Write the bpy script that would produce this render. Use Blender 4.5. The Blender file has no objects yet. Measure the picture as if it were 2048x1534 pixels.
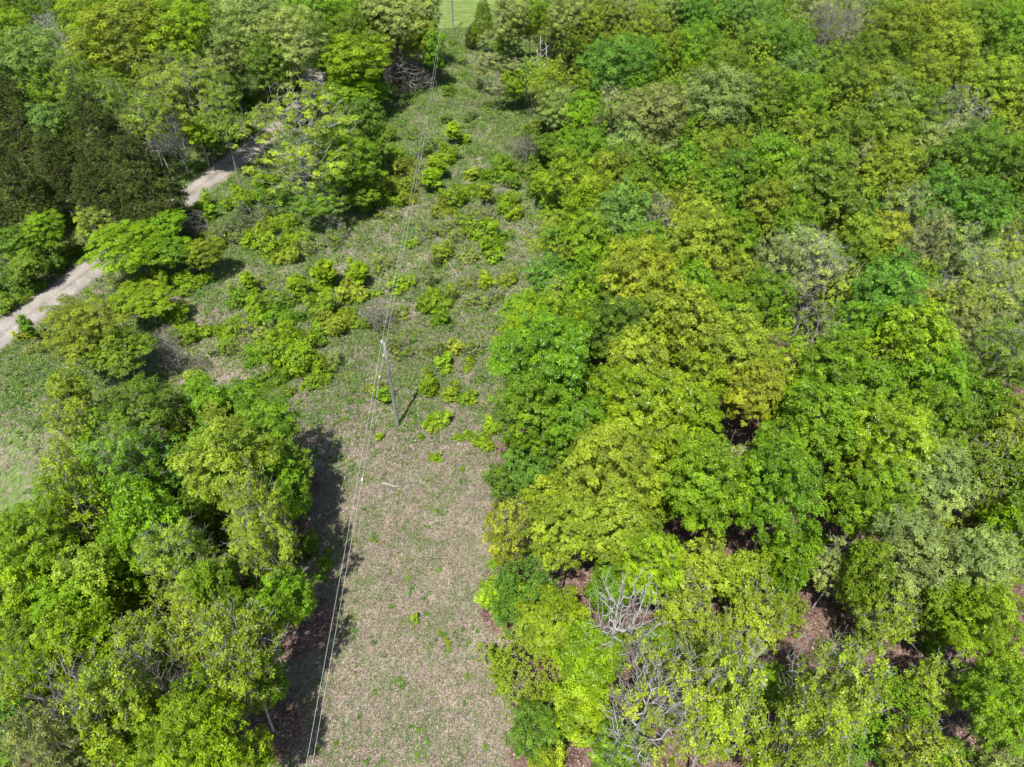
import bpy, math, random
import numpy as np
from mathutils import Vector, Matrix

# ------------------------------------------------------------------ camera, sky, sun, exposure
SC = bpy.context.scene
COL = SC.collection
CAM_H = 51.0
F_PX = 1450.0            # focal length in pixels of the 2048 px wide photograph
cam = bpy.data.cameras.new("camera"); camo = bpy.data.objects.new("camera", cam); COL.objects.link(camo)
camo.location = (0, 0, CAM_H); camo.rotation_euler = (math.radians(45), 0, 0)
cam.sensor_width = 36; cam.lens = F_PX / 2048 * 36; cam.clip_start = 0.5; cam.clip_end = 3000
SC.camera = camo
SUN_EL, SUN_AZ = math.radians(64), math.radians(197)      # azimuth clockwise from +Y
w = bpy.data.worlds.new("World"); SC.world = w; w.use_nodes = True
nt = w.node_tree; bg = nt.nodes['Background']
sky = nt.nodes.new('ShaderNodeTexSky'); sky.sky_type = 'NISHITA'; sky.sun_disc = False
sky.sun_elevation = SUN_EL; sky.sun_rotation = SUN_AZ
nt.links.new(sky.outputs[0], bg.inputs[0]); bg.inputs[1].default_value = 0.105
sl = bpy.data.lights.new("sun", 'SUN'); sl.energy = 4.9; sl.angle = math.radians(0.55); sl.color = (1.0, 0.965, 0.91)
slo = bpy.data.objects.new("sun", sl); COL.objects.link(slo)
sdir = Vector((math.sin(SUN_AZ) * math.cos(SUN_EL), math.cos(SUN_AZ) * math.cos(SUN_EL), math.sin(SUN_EL)))
slo.rotation_euler = sdir.to_track_quat('Z', 'Y').to_euler()
slo.location = (0, 0, 120)
SC.view_settings.view_transform = 'Standard'; SC.view_settings.look = 'None'
SC.view_settings.exposure = 0.58; SC.view_settings.gamma = 1
SC.view_settings.use_curve_mapping = False
SC.render.engine = 'CYCLES'
SC.cycles.max_bounces = 5; SC.cycles.diffuse_bounces = 2; SC.cycles.glossy_bounces = 1
SC.cycles.transmission_bounces = 3; SC.cycles.transparent_max_bounces = 2
SC.cycles.use_adaptive_sampling = True

# ------------------------------------------------------------------ helpers
def ray(x, y):
    cx = (x - 1024) / F_PX; cy = -(y - 767) / F_PX; s = math.sqrt(.5)
    return cx, s + cy * s, -s + cy * s
def at(x, y, h=0.0):
    dx, dy, dz = ray(x, y); t = (h - CAM_H) / dz
    return dx * t, dy * t, t
def project(X, Y, Z):
    s = math.sqrt(.5); d = (Y + 0 * X) * s - (Z - CAM_H) * s; u = Y * s + (Z - CAM_H) * s
    return 1024 + F_PX * X / d, 767 - F_PX * u / d, d

def tag(o, label=None, cat=None, group=None, kind=None):
    if label: o['label'] = label
    if cat: o['category'] = cat
    if group: o['group'] = group
    if kind: o['kind'] = kind
    return o
def mesh_np(name, V, Fq, mat, attr=None, smooth=False):
    """V (n,3), Fq (m,4) quads; attr = dict name->(m,) face floats"""
    me = bpy.data.meshes.new(name); n, m = len(V), len(Fq)
    me.vertices.add(n); me.vertices.foreach_set('co', np.ascontiguousarray(V, np.float32).ravel())
    k = Fq.shape[1]
    me.loops.add(m * k); me.loops.foreach_set('vertex_index', np.ascontiguousarray(Fq, np.int32).ravel())
    me.polygons.add(m); me.polygons.foreach_set('loop_start', np.arange(0, m * k, k, dtype=np.int32))
    try: me.polygons.foreach_set('loop_total', np.full(m, k, np.int32))
    except Exception: pass
    if smooth: me.polygons.foreach_set('use_smooth', np.ones(m, bool))
    for a, v in (attr or {}).items():
        at_ = me.attributes.new(a, 'FLOAT', 'FACE'); at_.data.foreach_set('value', np.ascontiguousarray(v, np.float32))
    me.update(calc_edges=True)
    me.materials.append(mat)
    return me
def link(name, me, parent=None, loc=None):
    o = bpy.data.objects.new(name, me); COL.objects.link(o)
    if parent: o.parent = parent
    if loc is not None: o.location = loc
    return o
def unit(v): return v / np.maximum(np.linalg.norm(v, axis=-1, keepdims=True), 1e-9)
def tubes(P0, P1, r0, r1, sides, rng=None):
    """separate frusta for edges"""
    d = unit(P1 - P0); ref = np.where(np.abs(d[:, 2:3]) < .9, np.array([[0, 0, 1.]]), np.array([[1., 0, 0]]))
    a = unit(np.cross(d, ref)); b = np.cross(d, a); n = len(P0)
    ang = np.arange(sides) / sides * 2 * np.pi
    ring = a[:, None, :] * np.cos(ang)[None, :, None] + b[:, None, :] * np.sin(ang)[None, :, None]
    A = P0[:, None, :] + ring * r0[:, None, None]; B = P1[:, None, :] + ring * r1[:, None, None]
    V = np.concatenate([A, B], 1).reshape(-1, 3)
    base = (np.arange(n) * 2 * sides)[:, None]; i = np.arange(sides)[None, :]; j = (i + 1) % sides
    Fq = np.stack([base + i, base + j, base + j + sides, base + i + sides], -1).reshape(-1, 4)
    return V, Fq
def join(parts):
    Vs, Fs, off = [], [], 0
    for V, F_ in parts:
        Vs.append(V); Fs.append(F_ + off); off += len(V)
    return np.concatenate(Vs), np.concatenate(Fs)

# ------------------------------------------------------------------ materials
def nm(name):
    m = bpy.data.materials.new(name); m.use_nodes = True; t = m.node_tree; t.nodes.clear()
    return m, t, t.nodes, t.links
def nd(t, k, **kw):
    n = t.nodes.new(k)
    for a, v in kw.items(): setattr(n, a, v)
    return n
def leaf_material(name, rough=.45, spec=.35, trans=.27, var=.42):
    m, t, N, L = nm(name)
    out = nd(t, 'ShaderNodeOutputMaterial'); info = nd(t, 'ShaderNodeObjectInfo')
    at_ = nd(t, 'ShaderNodeAttribute', attribute_name='tint')
    yel = nd(t, 'ShaderNodeMix', data_type='RGBA', blend_type='MULTIPLY')      # young leaves are yellower and paler
    L.new(info.outputs['Color'], yel.inputs['A']); yel.inputs['B'].default_value = (1.22, 1.12, .9, 1); 
    mr = nd(t, 'ShaderNodeMapRange'); mr.inputs['From Min'].default_value = .45; mr.inputs['From Max'].default_value = 1
    L.new(at_.outputs['Fac'], mr.inputs['Value']); L.new(mr.outputs[0], yel.inputs['Factor'])
    hsv = nd(t, 'ShaderNodeHueSaturation')
    mv = nd(t, 'ShaderNodeMapRange'); mv.inputs['To Min'].default_value = 1 - var; mv.inputs['To Max'].default_value = 1 + var * .8
    L.new(at_.outputs['Fac'], mv.inputs['Value']); L.new(mv.outputs[0], hsv.inputs['Value'])
    L.new(yel.outputs['Result'], hsv.inputs['Color'])
    p = nd(t, 'ShaderNodeBsdfPrincipled'); p.inputs['Roughness'].default_value = rough
    p.inputs['Specular IOR Level'].default_value = spec
    L.new(hsv.outputs[0], p.inputs['Base Color'])
    tr = nd(t, 'ShaderNodeBsdfTranslucent')
    tc = nd(t, 'ShaderNodeMix', data_type='RGBA', blend_type='MULTIPLY'); tc.inputs['Factor'].default_value = 1
    tc.inputs['B'].default_value = (1.35, 1.5, .5, 1); L.new(hsv.outputs[0], tc.inputs['A']); L.new(tc.outputs['Result'], tr.inputs[0])
    mx = nd(t, 'ShaderNodeMixShader'); mx.inputs[0].default_value = trans
    L.new(p.outputs[0], mx.inputs[1]); L.new(tr.outputs[0], mx.inputs[2]); L.new(mx.outputs[0], out.inputs[0])
    return m
LEAF = leaf_material('broad_leaf')
LEAF_GLOSS = leaf_material('glossy_leaf', rough=.36, spec=.5, trans=.28, var=.38)
NEEDLE = leaf_material('cedar_needle', rough=.6, spec=.25, trans=.15, var=.4)
def bark_material():
    m, t, N, L = nm('bark')
    out = nd(t, 'ShaderNodeOutputMaterial'); info = nd(t, 'ShaderNodeObjectInfo')
    tc = nd(t, 'ShaderNodeTexCoord'); mp = nd(t, 'ShaderNodeMapping'); mp.inputs['Scale'].default_value = (9, 9, 2)
    L.new(tc.outputs['Object'], mp.inputs[0])
    nz = nd(t, 'ShaderNodeTexNoise'); nz.inputs['Scale'].default_value = 1.2; nz.inputs['Detail'].default_value = 4
    L.new(mp.outputs[0], nz.inputs[0])
    mr = nd(t, 'ShaderNodeMapRange'); mr.inputs['From Min'].default_value = .3; mr.inputs['From Max'].default_value = .7
    mr.inputs['To Min'].default_value = .55; mr.inputs['To Max'].default_value = 1.35; L.new(nz.outputs[0], mr.inputs[0])
    hsv = nd(t, 'ShaderNodeHueSaturation'); L.new(info.outputs['Color'], hsv.inputs['Color']); L.new(mr.outputs[0], hsv.inputs['Value'])
    p = nd(t, 'ShaderNodeBsdfPrincipled'); p.inputs['Roughness'].default_value = .85; L.new(hsv.outputs[0], p.inputs['Base Color'])
    L.new(p.outputs[0], out.inputs[0]); return m
BARK = bark_material()
def plain(name, col, rough=.6, metal=0.0, noise=0.0, scale=8):
    m, t, N, L = nm(name); out = nd(t, 'ShaderNodeOutputMaterial'); p = nd(t, 'ShaderNodeBsdfPrincipled')
    p.inputs['Roughness'].default_value = rough; p.inputs['Metallic'].default_value = metal
    tc = nd(t, 'ShaderNodeTexCoord'); nz = nd(t, 'ShaderNodeTexNoise'); nz.inputs['Scale'].default_value = scale; nz.inputs['Detail'].default_value = 4
    L.new(tc.outputs['Object'], nz.inputs[0])
    mr = nd(t, 'ShaderNodeMapRange'); mr.inputs['From Min'].default_value = .3; mr.inputs['From Max'].default_value = .7
    mr.inputs['To Min'].default_value = 1 - noise; mr.inputs['To Max'].default_value = 1 + noise; L.new(nz.outputs[0], mr.inputs[0])
    hsv = nd(t, 'ShaderNodeHueSaturation'); hsv.inputs['Color'].default_value = (*col, 1); L.new(mr.outputs[0], hsv.inputs['Value'])
    L.new(hsv.outputs[0], p.inputs['Base Color']); L.new(p.outputs[0], out.inputs[0]); return m
def tuft_material(name, rough=.8, trans=.2):
    """colour from three face attributes r,g,b"""
    m, t, N, L = nm(name); out = nd(t, 'ShaderNodeOutputMaterial')
    cc = nd(t, 'ShaderNodeCombineColor')
    for i, a in enumerate('rgb'):
        q = nd(t, 'ShaderNodeAttribute', attribute_name='c' + a); L.new(q.outputs['Fac'], cc.inputs[i])
    p = nd(t, 'ShaderNodeBsdfPrincipled'); p.inputs['Roughness'].default_value = rough; p.inputs['Specular IOR Level'].default_value = .25
    L.new(cc.outputs[0], p.inputs['Base Color'])
    tr = nd(t, 'ShaderNodeBsdfTranslucent'); L.new(cc.outputs[0], tr.inputs[0]); mx = nd(t, 'ShaderNodeMixShader'); mx.inputs[0].default_value = trans
    L.new(p.outputs[0], mx.inputs[1]); L.new(tr.outputs[0], mx.inputs[2]); L.new(mx.outputs[0], out.inputs[0]); return m
TUFT = tuft_material('grass_blades')

# ------------------------------------------------------------------ tree generator (numpy)
def skeleton(rng, attr_pts, trunk_pts, jit=.07, rise=1.2, twig_r=.012, power=2.35, seg=.55):
    """greedy branching: every attractor is joined to the cheapest point already on the tree"""
    P = [np.array(p, float) for p in trunk_pts]; par = [-1] + list(range(len(P) - 1)); L = [0.0]
    for i in range(1, len(P)): L.append(L[-1] + np.linalg.norm(P[i] - P[i - 1]))
    is_trunk = [True] * len(P); base_n = len(P); tips = []
    first = 1
    axis = np.array(P[-1]); order = np.argsort(np.linalg.norm((attr_pts - axis * np.array([1, 1, .75])) , axis=1))
    arr = np.zeros((6000, 3)); arr[:len(P)] = P; Ls = np.zeros(6000); Ls[:len(P)] = L
    usable = np.zeros(6000, bool); n = len(P); usable[:n] = np.arange(n) >= max(1, int(n * .3))
    for k in order:
        a = attr_pts[k]; d = np.linalg.norm(arr[:n] - a, axis=1)
        up = arr[:n, 2] - a[2] + .35 * np.linalg.norm(arr[:n, :2] - a[:2], axis=1)
        cost = d + .28 * Ls[:n] + rise * np.maximum(up, 0); cost[~usable[:n]] = 1e9
        s = int(np.argmin(cost)); m = max(2, int(d[s] / seg)); m = min(m, 12)
        p0 = arr[s].copy(); dirn = a - p0; prev = s
        bow = np.array([0, 0, 1.]) * (-.10 * d[s]) + rng.normal(0, .05, 3) * d[s]
        for q in range(1, m + 1):
            f = q / m
            p = p0 + dirn * f + bow * (4 * f * (1 - f)) * 1.0 + (rng.normal(0, jit, 3) * min(1, d[s]) if q < m else 0)
            if n >= 5999: break
            arr[n] = p; Ls[n] = Ls[prev] + np.linalg.norm(p - arr[prev]); usable[n] = True; par.append(prev); is_trunk.append(False); prev = n; n += 1
        tips.append(prev)
    par = np.array(par); pts = arr[:n]; rp = np.zeros(n); cnt = np.zeros(n)
    child_sum = np.zeros(n)
    for i in range(n - 1, 0, -1):
        r = max(twig_r ** power, child_sum[i]); rp[i] = r; child_sum[par[i]] += r
    rp[0] = child_sum[0]; rad = rp ** (1 / power)
    return pts, par, rad, np.array(is_trunk), np.array(tips)

def rosettes(rng, centre, axis, tint, n_leaf, Ln, Wd, droop=(55, 105)):
    k = len(centre); c = np.repeat(centre, n_leaf, 0); ax = np.repeat(unit(axis), n_leaf, 0)
    ref = unit(rng.normal(size=(k, 3))); a = unit(np.cross(unit(axis), ref)); b = np.cross(unit(axis), a)
    a = np.repeat(a, n_leaf, 0); b = np.repeat(b, n_leaf, 0)
    ph = np.tile(np.arange(n_leaf) / n_leaf * 2 * np.pi, k) + rng.normal(0, .25, k * n_leaf)
    th = np.radians(rng.uniform(*droop, k * n_leaf))
    rad = a * np.cos(ph)[:, None] + b * np.sin(ph)[:, None]
    d = ax * np.cos(th)[:, None] + rad * np.sin(th)[:, None]
    side = unit(np.cross(d, ax) + rng.normal(0, .25, (k * n_leaf, 3)))
    l = Ln * rng.uniform(.7, 1.25, k * n_leaf)[:, None]; wv = Wd * rng.uniform(.75, 1.2, k * n_leaf)[:, None]
    up = unit(np.cross(side, d)); p0 = c + d * l * .08
    mid = p0 + d * l * .55 + up * l * .07
    tip = p0 + d * l - up * l * .05
    V = np.stack([p0, mid + side * wv * .5, tip, mid - side * wv * .5], 1).reshape(-1, 3)
    Fq = np.arange(len(V)).reshape(-1, 4)
    tt = np.clip(np.repeat(tint, n_leaf) + rng.normal(0, .13, k * n_leaf), 0, 1)
    return V, Fq, tt

def sph(rng, n): return unit(rng.normal(size=(n, 3)))

def poisson(rng, cand, dist, limit):
    keep = []; arr = np.zeros((limit, 3))
    for c in cand:
        k = len(keep)
        if k and np.min(np.sum((arr[:k] - c) ** 2, 1)) < dist * dist: continue
        arr[k] = c; keep.append(c)
        if len(keep) >= limit: break
    return np.array(keep)

PROTO = {}
def make_proto(key, seed, R, H, Rz, lump_d, lump_r, ros_per, leaf=(.17, .085), n_leaf=6, mat=None, twigs=0, form='round',
               limit=260, skip=0.0, inner=.35, twig_r=.013, lean=.5, trunk_r=1.0, coverage=1.0, power=2.35):
    rng = np.random.default_rng(seed); mat = mat or LEAF
    cz = H - Rz
    lobes = sph(rng, 9); lobes[:, 2] = np.abs(lobes[:, 2]) * .8 - .1; lobes = unit(lobes); amp = rng.uniform(.10, .42, 9)
    n = 5000; u = sph(rng, n)
    if form == 'round': u = u[u[:, 2] > -.8]
    prof = .80 + np.max(np.exp(7 * (u @ lobes.T - 1)) * amp, 1) - .12 + .075 * rng.normal(size=len(u))
    if form == 'cone':
        z = rng.uniform(0, 1, n) ** 1.25; an = rng.uniform(0, 2 * np.pi, n); rr = (1 - z) ** .62 * (1 + .16 * np.sin(3 * an + seed) + .1 * np.sin(7 * an + 9 * z))
        rr = rr * np.where(z < .1, .8, 1); q = rng.uniform(.55, 1, n) ** .5
        cand = np.stack([R * rr * q * np.cos(an), R * rr * q * np.sin(an), H * (.14 + .84 * z)], 1)
    elif form == 'column':
        z = rng.uniform(0, 1, n); an = rng.uniform(0, 2 * np.pi, n); rr = rng.uniform(.1, 1, n) ** .5 * np.sin(np.pi * np.clip(z * .9 + .1, 0, 1)) ** .5
        cand = np.stack([R * rr * np.cos(an), R * rr * np.sin(an), H * (.35 + .62 * z)], 1)
    elif form == 'bush':
        u[:, 2] = np.abs(u[:, 2]); q = rng.uniform(.35, 1, len(u)) ** .5
        hl = unit(np.concatenate([rng.normal(size=(6, 2)), rng.uniform(0, 1.2, (6, 1))], 1)); rag = .38 + .85 * np.max(np.exp(9 * (u @ hl.T - 1)) * rng.uniform(.3, 1, 6), 1)
        cand = u * (rag * q)[:, None] * np.array([R * 1.12, R * 1.12, H]) + np.array([0, 0, H * .1])
    else:
        q = np.where(rng.random(len(u)) < inner, rng.uniform(.35, .8, len(u)), rng.uniform(.86, 1, len(u)))
        cand = u * (prof * q)[:, None] * np.array([R, R, Rz]) + np.array([0, 0, cz])
        if skip > 0:     # whole bunches missing: ragged outline and holes
            gaps = sph(rng, 7); g = np.max(u @ gaps.T, 1); cand = cand[g < 1 - skip * .12]
    A = poisson(rng, cand, lump_d, limit)
    lx, ly = rng.normal(0, lean, 2) * .5; top = H * (.86 if form != 'bush' else .5)
    nt_ = max(4, int(top / .8)); f = np.linspace(0, 1, nt_)
    wob = np.cumsum(rng.normal(0, .05, (nt_, 2)), 0)
    T = np.stack([lx * f ** 1.4 + wob[:, 0], ly * f ** 1.4 + wob[:, 1], -.25 + (top + .25) * f], 1)
    if form == 'cone': T[:, :2] *= .3
    pts, par, rad, ist, tips = skeleton(rng, A, T, twig_r=twig_r, power=power, rise=1.2 if form != 'cone' else .5)
    rad[ist] *= trunk_r; rad[0] = rad[1] * 1.25
    e = np.arange(1, len(pts)); r0 = rad[par[e]]; r1 = rad[e]; r0 = np.where(ist[e], r0, np.minimum(r0, r1 * 1.5))
    tr = ist[e]
    out = {'R': R, 'H': H, 'cz': cz if form == 'round' else (H * .5), 'form': form}
    parts = [tubes(pts[par[e]][tr], pts[e][tr], r0[tr], r1[tr], 8)]
    th = ~tr & (r1 > .035); tn = ~tr & ~th
    if th.any(): parts.append(tubes(pts[par[e]][th], pts[e][th], r0[th], r1[th], 5))
    if tn.any(): parts.append(tubes(pts[par[e]][tn], pts[e][tn], r0[tn], r1[tn], 3))
    if twigs:
        nt2 = twigs * len(tips); c = np.repeat(pts[tips], twigs, 0) ; pv = np.repeat(unit(pts[tips] - pts[par[tips]]), twigs, 0)
        d = unit(pv * .8 + sph(rng, nt2) * .8 + np.array([0, 0, .25])); ln = rng.uniform(.35, 1.0, nt2)[:, None] * min(1, R / 2.5)
        m1 = c + d * ln * .5; e1 = m1 + unit(d + sph(rng, nt2) * .45) * ln * .5
        parts.append(tubes(c, m1, np.full(nt2, .018), np.full(nt2, .014), 3)); parts.append(tubes(m1, e1, np.full(nt2, .011), np.full(nt2, .006), 3))
        s2 = sph(rng, nt2); e2 = m1 + unit(d + s2 * .9) * ln * .5
        parts.append(tubes(m1, e2, np.full(nt2, .010), np.full(nt2, .005), 3))
        # forks along thin limbs
        thin = np.where(~ist & (rad < .06))[0]; thin = thin[rng.random(len(thin)) < .8]
        d = unit(unit(pts[thin] - pts[par[thin]]) * .6 + sph(rng, len(thin))); ln = rng.uniform(.3, .9, len(thin))[:, None]
        parts.append(tubes(pts[thin], pts[thin] + d * ln, np.full(len(thin), .012), np.full(len(thin), .006), 3))
    V, F_ = join(parts); out['trunk'] = mesh_np(key + '_trunk', V, F_, BARK, smooth=True)
    if ros_per:
        tp = A[rng.random(len(A)) < coverage]
        lr = lump_r * rng.uniform(.5, 1.4, len(tp)); k = np.maximum(2, (ros_per * (lr / lump_r) ** 2 * rng.uniform(.8, 1.2, len(tp))).astype(int))
        idx = np.repeat(np.arange(len(tp)), k); m = len(idx); u = sph(rng, m); flip = (u[:, 2] < -.35) & (rng.random(m) < .75); u[flip, 2] *= -1
        q = rng.uniform(.45, 1.08, m)
        sc = np.array([1, 1, .72]) if form != 'cone' else np.array([1, 1, .8])
        c = tp[idx] + u * (lr[idx] * q)[:, None] * sc + rng.normal(0, .04, (m, 3))
        c[:, 2] = np.maximum(c[:, 2], .05)
        outw = unit(c - np.array([0, 0, cz if form == 'round' else H * .4]))
        ax = unit(u * .55 + outw * .35 + np.array([0, 0, .55]) + sph(rng, m) * .3)
        tint = np.clip(.5 + .26 * rng.normal(size=len(tp))[idx] + rng.normal(0, .16, m), 0, 1)
        V, F_, tt = rosettes(rng, c, ax, tint, n_leaf, leaf[0], leaf[1], (20, 70) if form == 'cone' else (50, 108))
        out['crown'] = mesh_np(key + '_crown', V, F_, mat, {'tint': tt})
    PROTO.setdefault(key, []).append(out)

for s in range(6): make_proto('L_D', 10 + s, 4.2, 15, 4.9, .88, .50, 46, leaf=(.135, .064), limit=265)
for s in range(4): make_proto('L_G', 30 + s, 4.2, 15, 4.9, .88, .50, 33, leaf=(.20, .066), n_leaf=7, mat=LEAF_GLOSS, limit=270)
for s in range(4): make_proto('L_M', 50 + s, 4.0, 15, 4.7, .86, .42, 34, leaf=(.135, .064), twigs=2, skip=.9, limit=200, trunk_r=1.1)
for s in range(4): make_proto('L_S', 70 + s, 4.6, 15, 5.0, .92, .42, 20, leaf=(.15, .07), twigs=3, skip=1.3, limit=240, coverage=.5, inner=.45, trunk_r=1.25, twig_r=.026, power=2.15)
make_proto('BIG', 87, 6.0, 16.5, 7.6, 1.0, .46, 26, leaf=(.17, .085), twigs=2, skip=.6, limit=300, coverage=.62, inner=.4, twig_r=.026)
for s in range(4): make_proto('M_D', 90 + s, 2.8, 11, 3.2, .76, .44, 33, leaf=(.16, .075), limit=150)
for s in range(3): make_proto('M_M', 110 + s, 2.8, 11, 3.2, .75, .40, 20, leaf=(.155, .075), twigs=2, skip=.8, limit=140)
for s in range(2): make_proto('M_S', 130 + s, 2.8, 11, 3.4, .68, .30, 9, leaf=(.17, .09), twigs=3, skip=1, limit=130, coverage=.7, twig_r=.016)
for s in range(4): make_proto('S_D', 150 + s, 1.8, 6, 2.3, .58, .40, 22, leaf=(.17, .085), limit=90)
for s in range(3): make_proto('S_M', 170 + s, 1.8, 6, 2.3, .58, .33, 14, leaf=(.16, .08), twigs=2, limit=80)
for s in range(8): make_proto('B_D', 190 + s, 1.1, 1.9, 1, .36, .22, 16, leaf=(.135, .07), form='bush', limit=60, twig_r=.008)
for s in range(5): make_proto('B_M', 210 + s, 1.1, 1.6, 1, .38, .22, 8, leaf=(.13, .07), form='bush', limit=55, twigs=2, twig_r=.008)
for s in range(5): make_proto('BB_D', 310 + s, 2.2, 2.7, 1, .46, .33, 20, leaf=(.14, .07), form='bush', limit=120, twig_r=.01)
for s in range(4): make_proto('BB_M', 320 + s, 2.2, 2.5, 1, .50, .26, 9, leaf=(.13, .07), form='bush', limit=110, twigs=2, twig_r=.01)
for s in range(2): make_proto('B_T', 220 + s, 1.3, 1.3, 1, .30, .2, 0, form='bush', limit=80, twigs=3, twig_r=.008)
for s in range(2): make_proto('T_D', 230 + s, .75, 4.6, 2, .42, .30, 18, leaf=(.17, .085), form='column', limit=60)
for s in range(3): make_proto('C', 240 + s, 3.6, 12.5, 6, .66, .50, 34, leaf=(.22, .055), n_leaf=6, mat=NEEDLE, form='cone', limit=330)
for s in range(3): make_proto('XB', 300 + s, 4.6, 15, 5.2, .95, .2, 0, twigs=2, limit=150, skip=1, twig_r=.034, power=2.0, inner=.4)
for s in range(3): make_proto('X', 260 + s, 3.6, 14, 4.4, .62, .2, 0, twigs=3, limit=230, skip=1, twig_r=.016)
for s in range(2): make_proto('X_S', 270 + s, 2.2, 5.5, 2.4, .5, .2, 0, twigs=3, limit=130, twig_r=.014)
make_proto('XC', 280, 3.4, 8.5, 4, .50, .2, 0, twigs=3, form='cone', limit=330, twig_r=.028)
make_proto('SNAG', 290, 1.5, 11, 5, .95, .2, 0, form='column', limit=26, twig_r=.045, lean=1.2, trunk_r=1.1)

# ------------------------------------------------------------------ colours (surface colours, linear)
PAL = {   # leaf colour, words
    'b': ((0.21, 0.33, 0.008), 'bright green'),
    'v': ((0.15, 0.285, 0.008), 'vivid green'),
    'g': ((0.15, 0.24, 0.014), 'mid-green'),
    'd': ((0.11, 0.205, 0.012), 'deep green'),
    'e': ((0.115, 0.245, 0.022), 'emerald green'),
    'm': ((0.165, 0.295, 0.05), 'minty green'),
    'y': ((0.25, 0.34, 0.022), 'yellow-green'),
    'Y': ((0.28, 0.345, 0.02), 'golden-yellow'),
    'p': ((0.235, 0.31, 0.075), 'pale grey-green'),
    'k': ((0.25, 0.295, 0.085), 'khaki'),
    'o': ((0.2, 0.27, 0.016), 'olive-green'),
    'c': ((0.08, 0.112, 0.022), 'dark olive'),
    'n': ((.160, .110, .050), 'bare brown'),
    'w': ((.400, .380, .350), 'bare pale grey'),
}
BARKS = {'D': (.13, .115, .10), 'S': (.35, .33, .305), 'X': (.30, .28, .26), 'C': (.20, .16, .13)}
FAM = {'D': ('leafy', ['L_D', 'M_D', 'S_D', 'B_D']), 'G': ('glossy-leaved', ['L_G', 'M_D', 'S_D', 'B_D']), 'M': ('loosely leafed', ['L_M', 'M_M', 'S_M', 'B_M']),
       'S': ('sparse, grey-branched', ['L_S', 'M_S', 'S_M', 'B_M']), 'C': ('dense needled', ['C']), 'X': ('twiggy', ['X', 'X_S', 'B_T']),
       'T': ('slender', ['T_D']), 'K': ('drooping', ['XC']), 'Z': ('sparse', ['BIG']), 'W': ('bare', ['XB']), 'N': ('snapped', ['SNAG'])}
R_ = random.Random(7)
COUNT = {}
THINGS = []      # (root, info) for labels
def put(px, py, rpx, col, fam='D', h=None, role='tree', X=None, Y=None, R=None, rot=None, tilt=None, fixed=None, tz=0):
    # crown centre height depends on the size, the size on the distance: two passes
    hh = h
    if X is None:
        Rm = 3.5
        for _ in range(4):
            hh = h if h else (min(16.5, 7.2 + 2.1 * Rm) if role != 'shrub' else max(.7, Rm * 1.3))
            zc = hh - min(Rm * 1.12, hh * .45) if role != 'shrub' else hh * .5
            if fam in 'CK': zc = hh * .45
            if fam == 'T': zc = hh * .62
            X, Y, t = at(px, py, zc); Rm = rpx * t / F_PX
        R = Rm
    else:
        hh = h
        px, py, t = project(X, Y, hh * .6)
    keys = FAM[fam][1]
    key = min(keys, key=lambda k: abs(math.log(PROTO[k][0]['R'] / max(R, .2))))
    if role == 'shrub' and fam in 'DMG': key = 'B_M' if fam == 'M' else 'B_D'
    if role == 'shrub' and R > 1.5 and fam in 'DMG': key = 'BB_M' if fam == 'M' else 'BB_D'
    var = PROTO[key]; p = var[COUNT.get(key, 0) % len(var)]; COUNT[key] = COUNT.get(key, 0) + 1
    s = R / p['R']; sz = hh / p['H']; sz = min(max(sz, s * .72), s * 1.5)
    if h: sz = h / p['H']
    name = {'C': 'cedar_tree', 'X': 'bare_tree', 'W': 'bare_tree', 'N': 'dead_snag', 'K': 'bare_cedar_tree'}.get(fam, 'shrub' if role == 'shrub' else 'understory_tree' if role == 'understory' else 'broadleaf_tree')
    if role == 'shrub' and fam == 'X': name = 'bare_shrub'
    if fam == 'T': name = 'sapling'
    if fixed: name = fixed[0]
    root = bpy.data.objects.new(name, None); COL.objects.link(root); root.empty_display_size = .5
    root.location = (X, Y, gz(X, Y) + tz)
    root.rotation_euler = (0, 0, R_.uniform(0, 6.28) if rot is None else rot)
    if tilt: root.rotation_euler = tilt
    q_ = R_.uniform(.92, 1.08); root.scale = (s * q_, s / q_, sz)
    if not tilt and fam not in 'CN': root.rotation_euler = (R_.gauss(0, .035), R_.gauss(0, .035), root.rotation_euler[2])
    c = PAL[col][0]; jt = [R_.uniform(.93, 1.07) for _ in range(3)]; v = R_.uniform(.9, 1.1)
    leafc = (c[0] * jt[0] * v, c[1] * (jt[1] ** .5) * v, c[2] * jt[2] * v, 1)
    bk = BARKS.get(fam, BARKS['D']) if fam in 'SXC' else (.27, .255, .235) if fam == 'Z' else BARKS['S' if fam in 'MS' else 'D']
    if fam in 'XNKW': bk = {'w': (.40, .385, .36), 'n': (.20, .18, .155)}.get(col, (.30, .28, .26))
    if fam == 'K': bk = (.20, .17, .15)
    bk = tuple(b * v for b in bk) + (1,)
    for part, cc in (('trunk', bk), ('crown', leafc)):
        if part in p:
            o = link('foliage' if (part == 'crown' and role == 'shrub') else 'stem' if (part == 'trunk' and role == 'shrub') else part, p[part], root); o.color = cc
    THINGS.append((root, dict(px=px, py=py, col=col, fam=fam, role=role, R=R, fixed=fixed, X=X, Y=Y)))
    return root

# ------------------------------------------------------------------ ground
def gz(X, Y):
    return (.35 * np.sin(X * .045 + 1.1) * np.cos(Y * .038) + .15 * np.sin(X * .21 + Y * .13) + .08 * np.sin(X * .5 - Y * .43))
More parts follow.
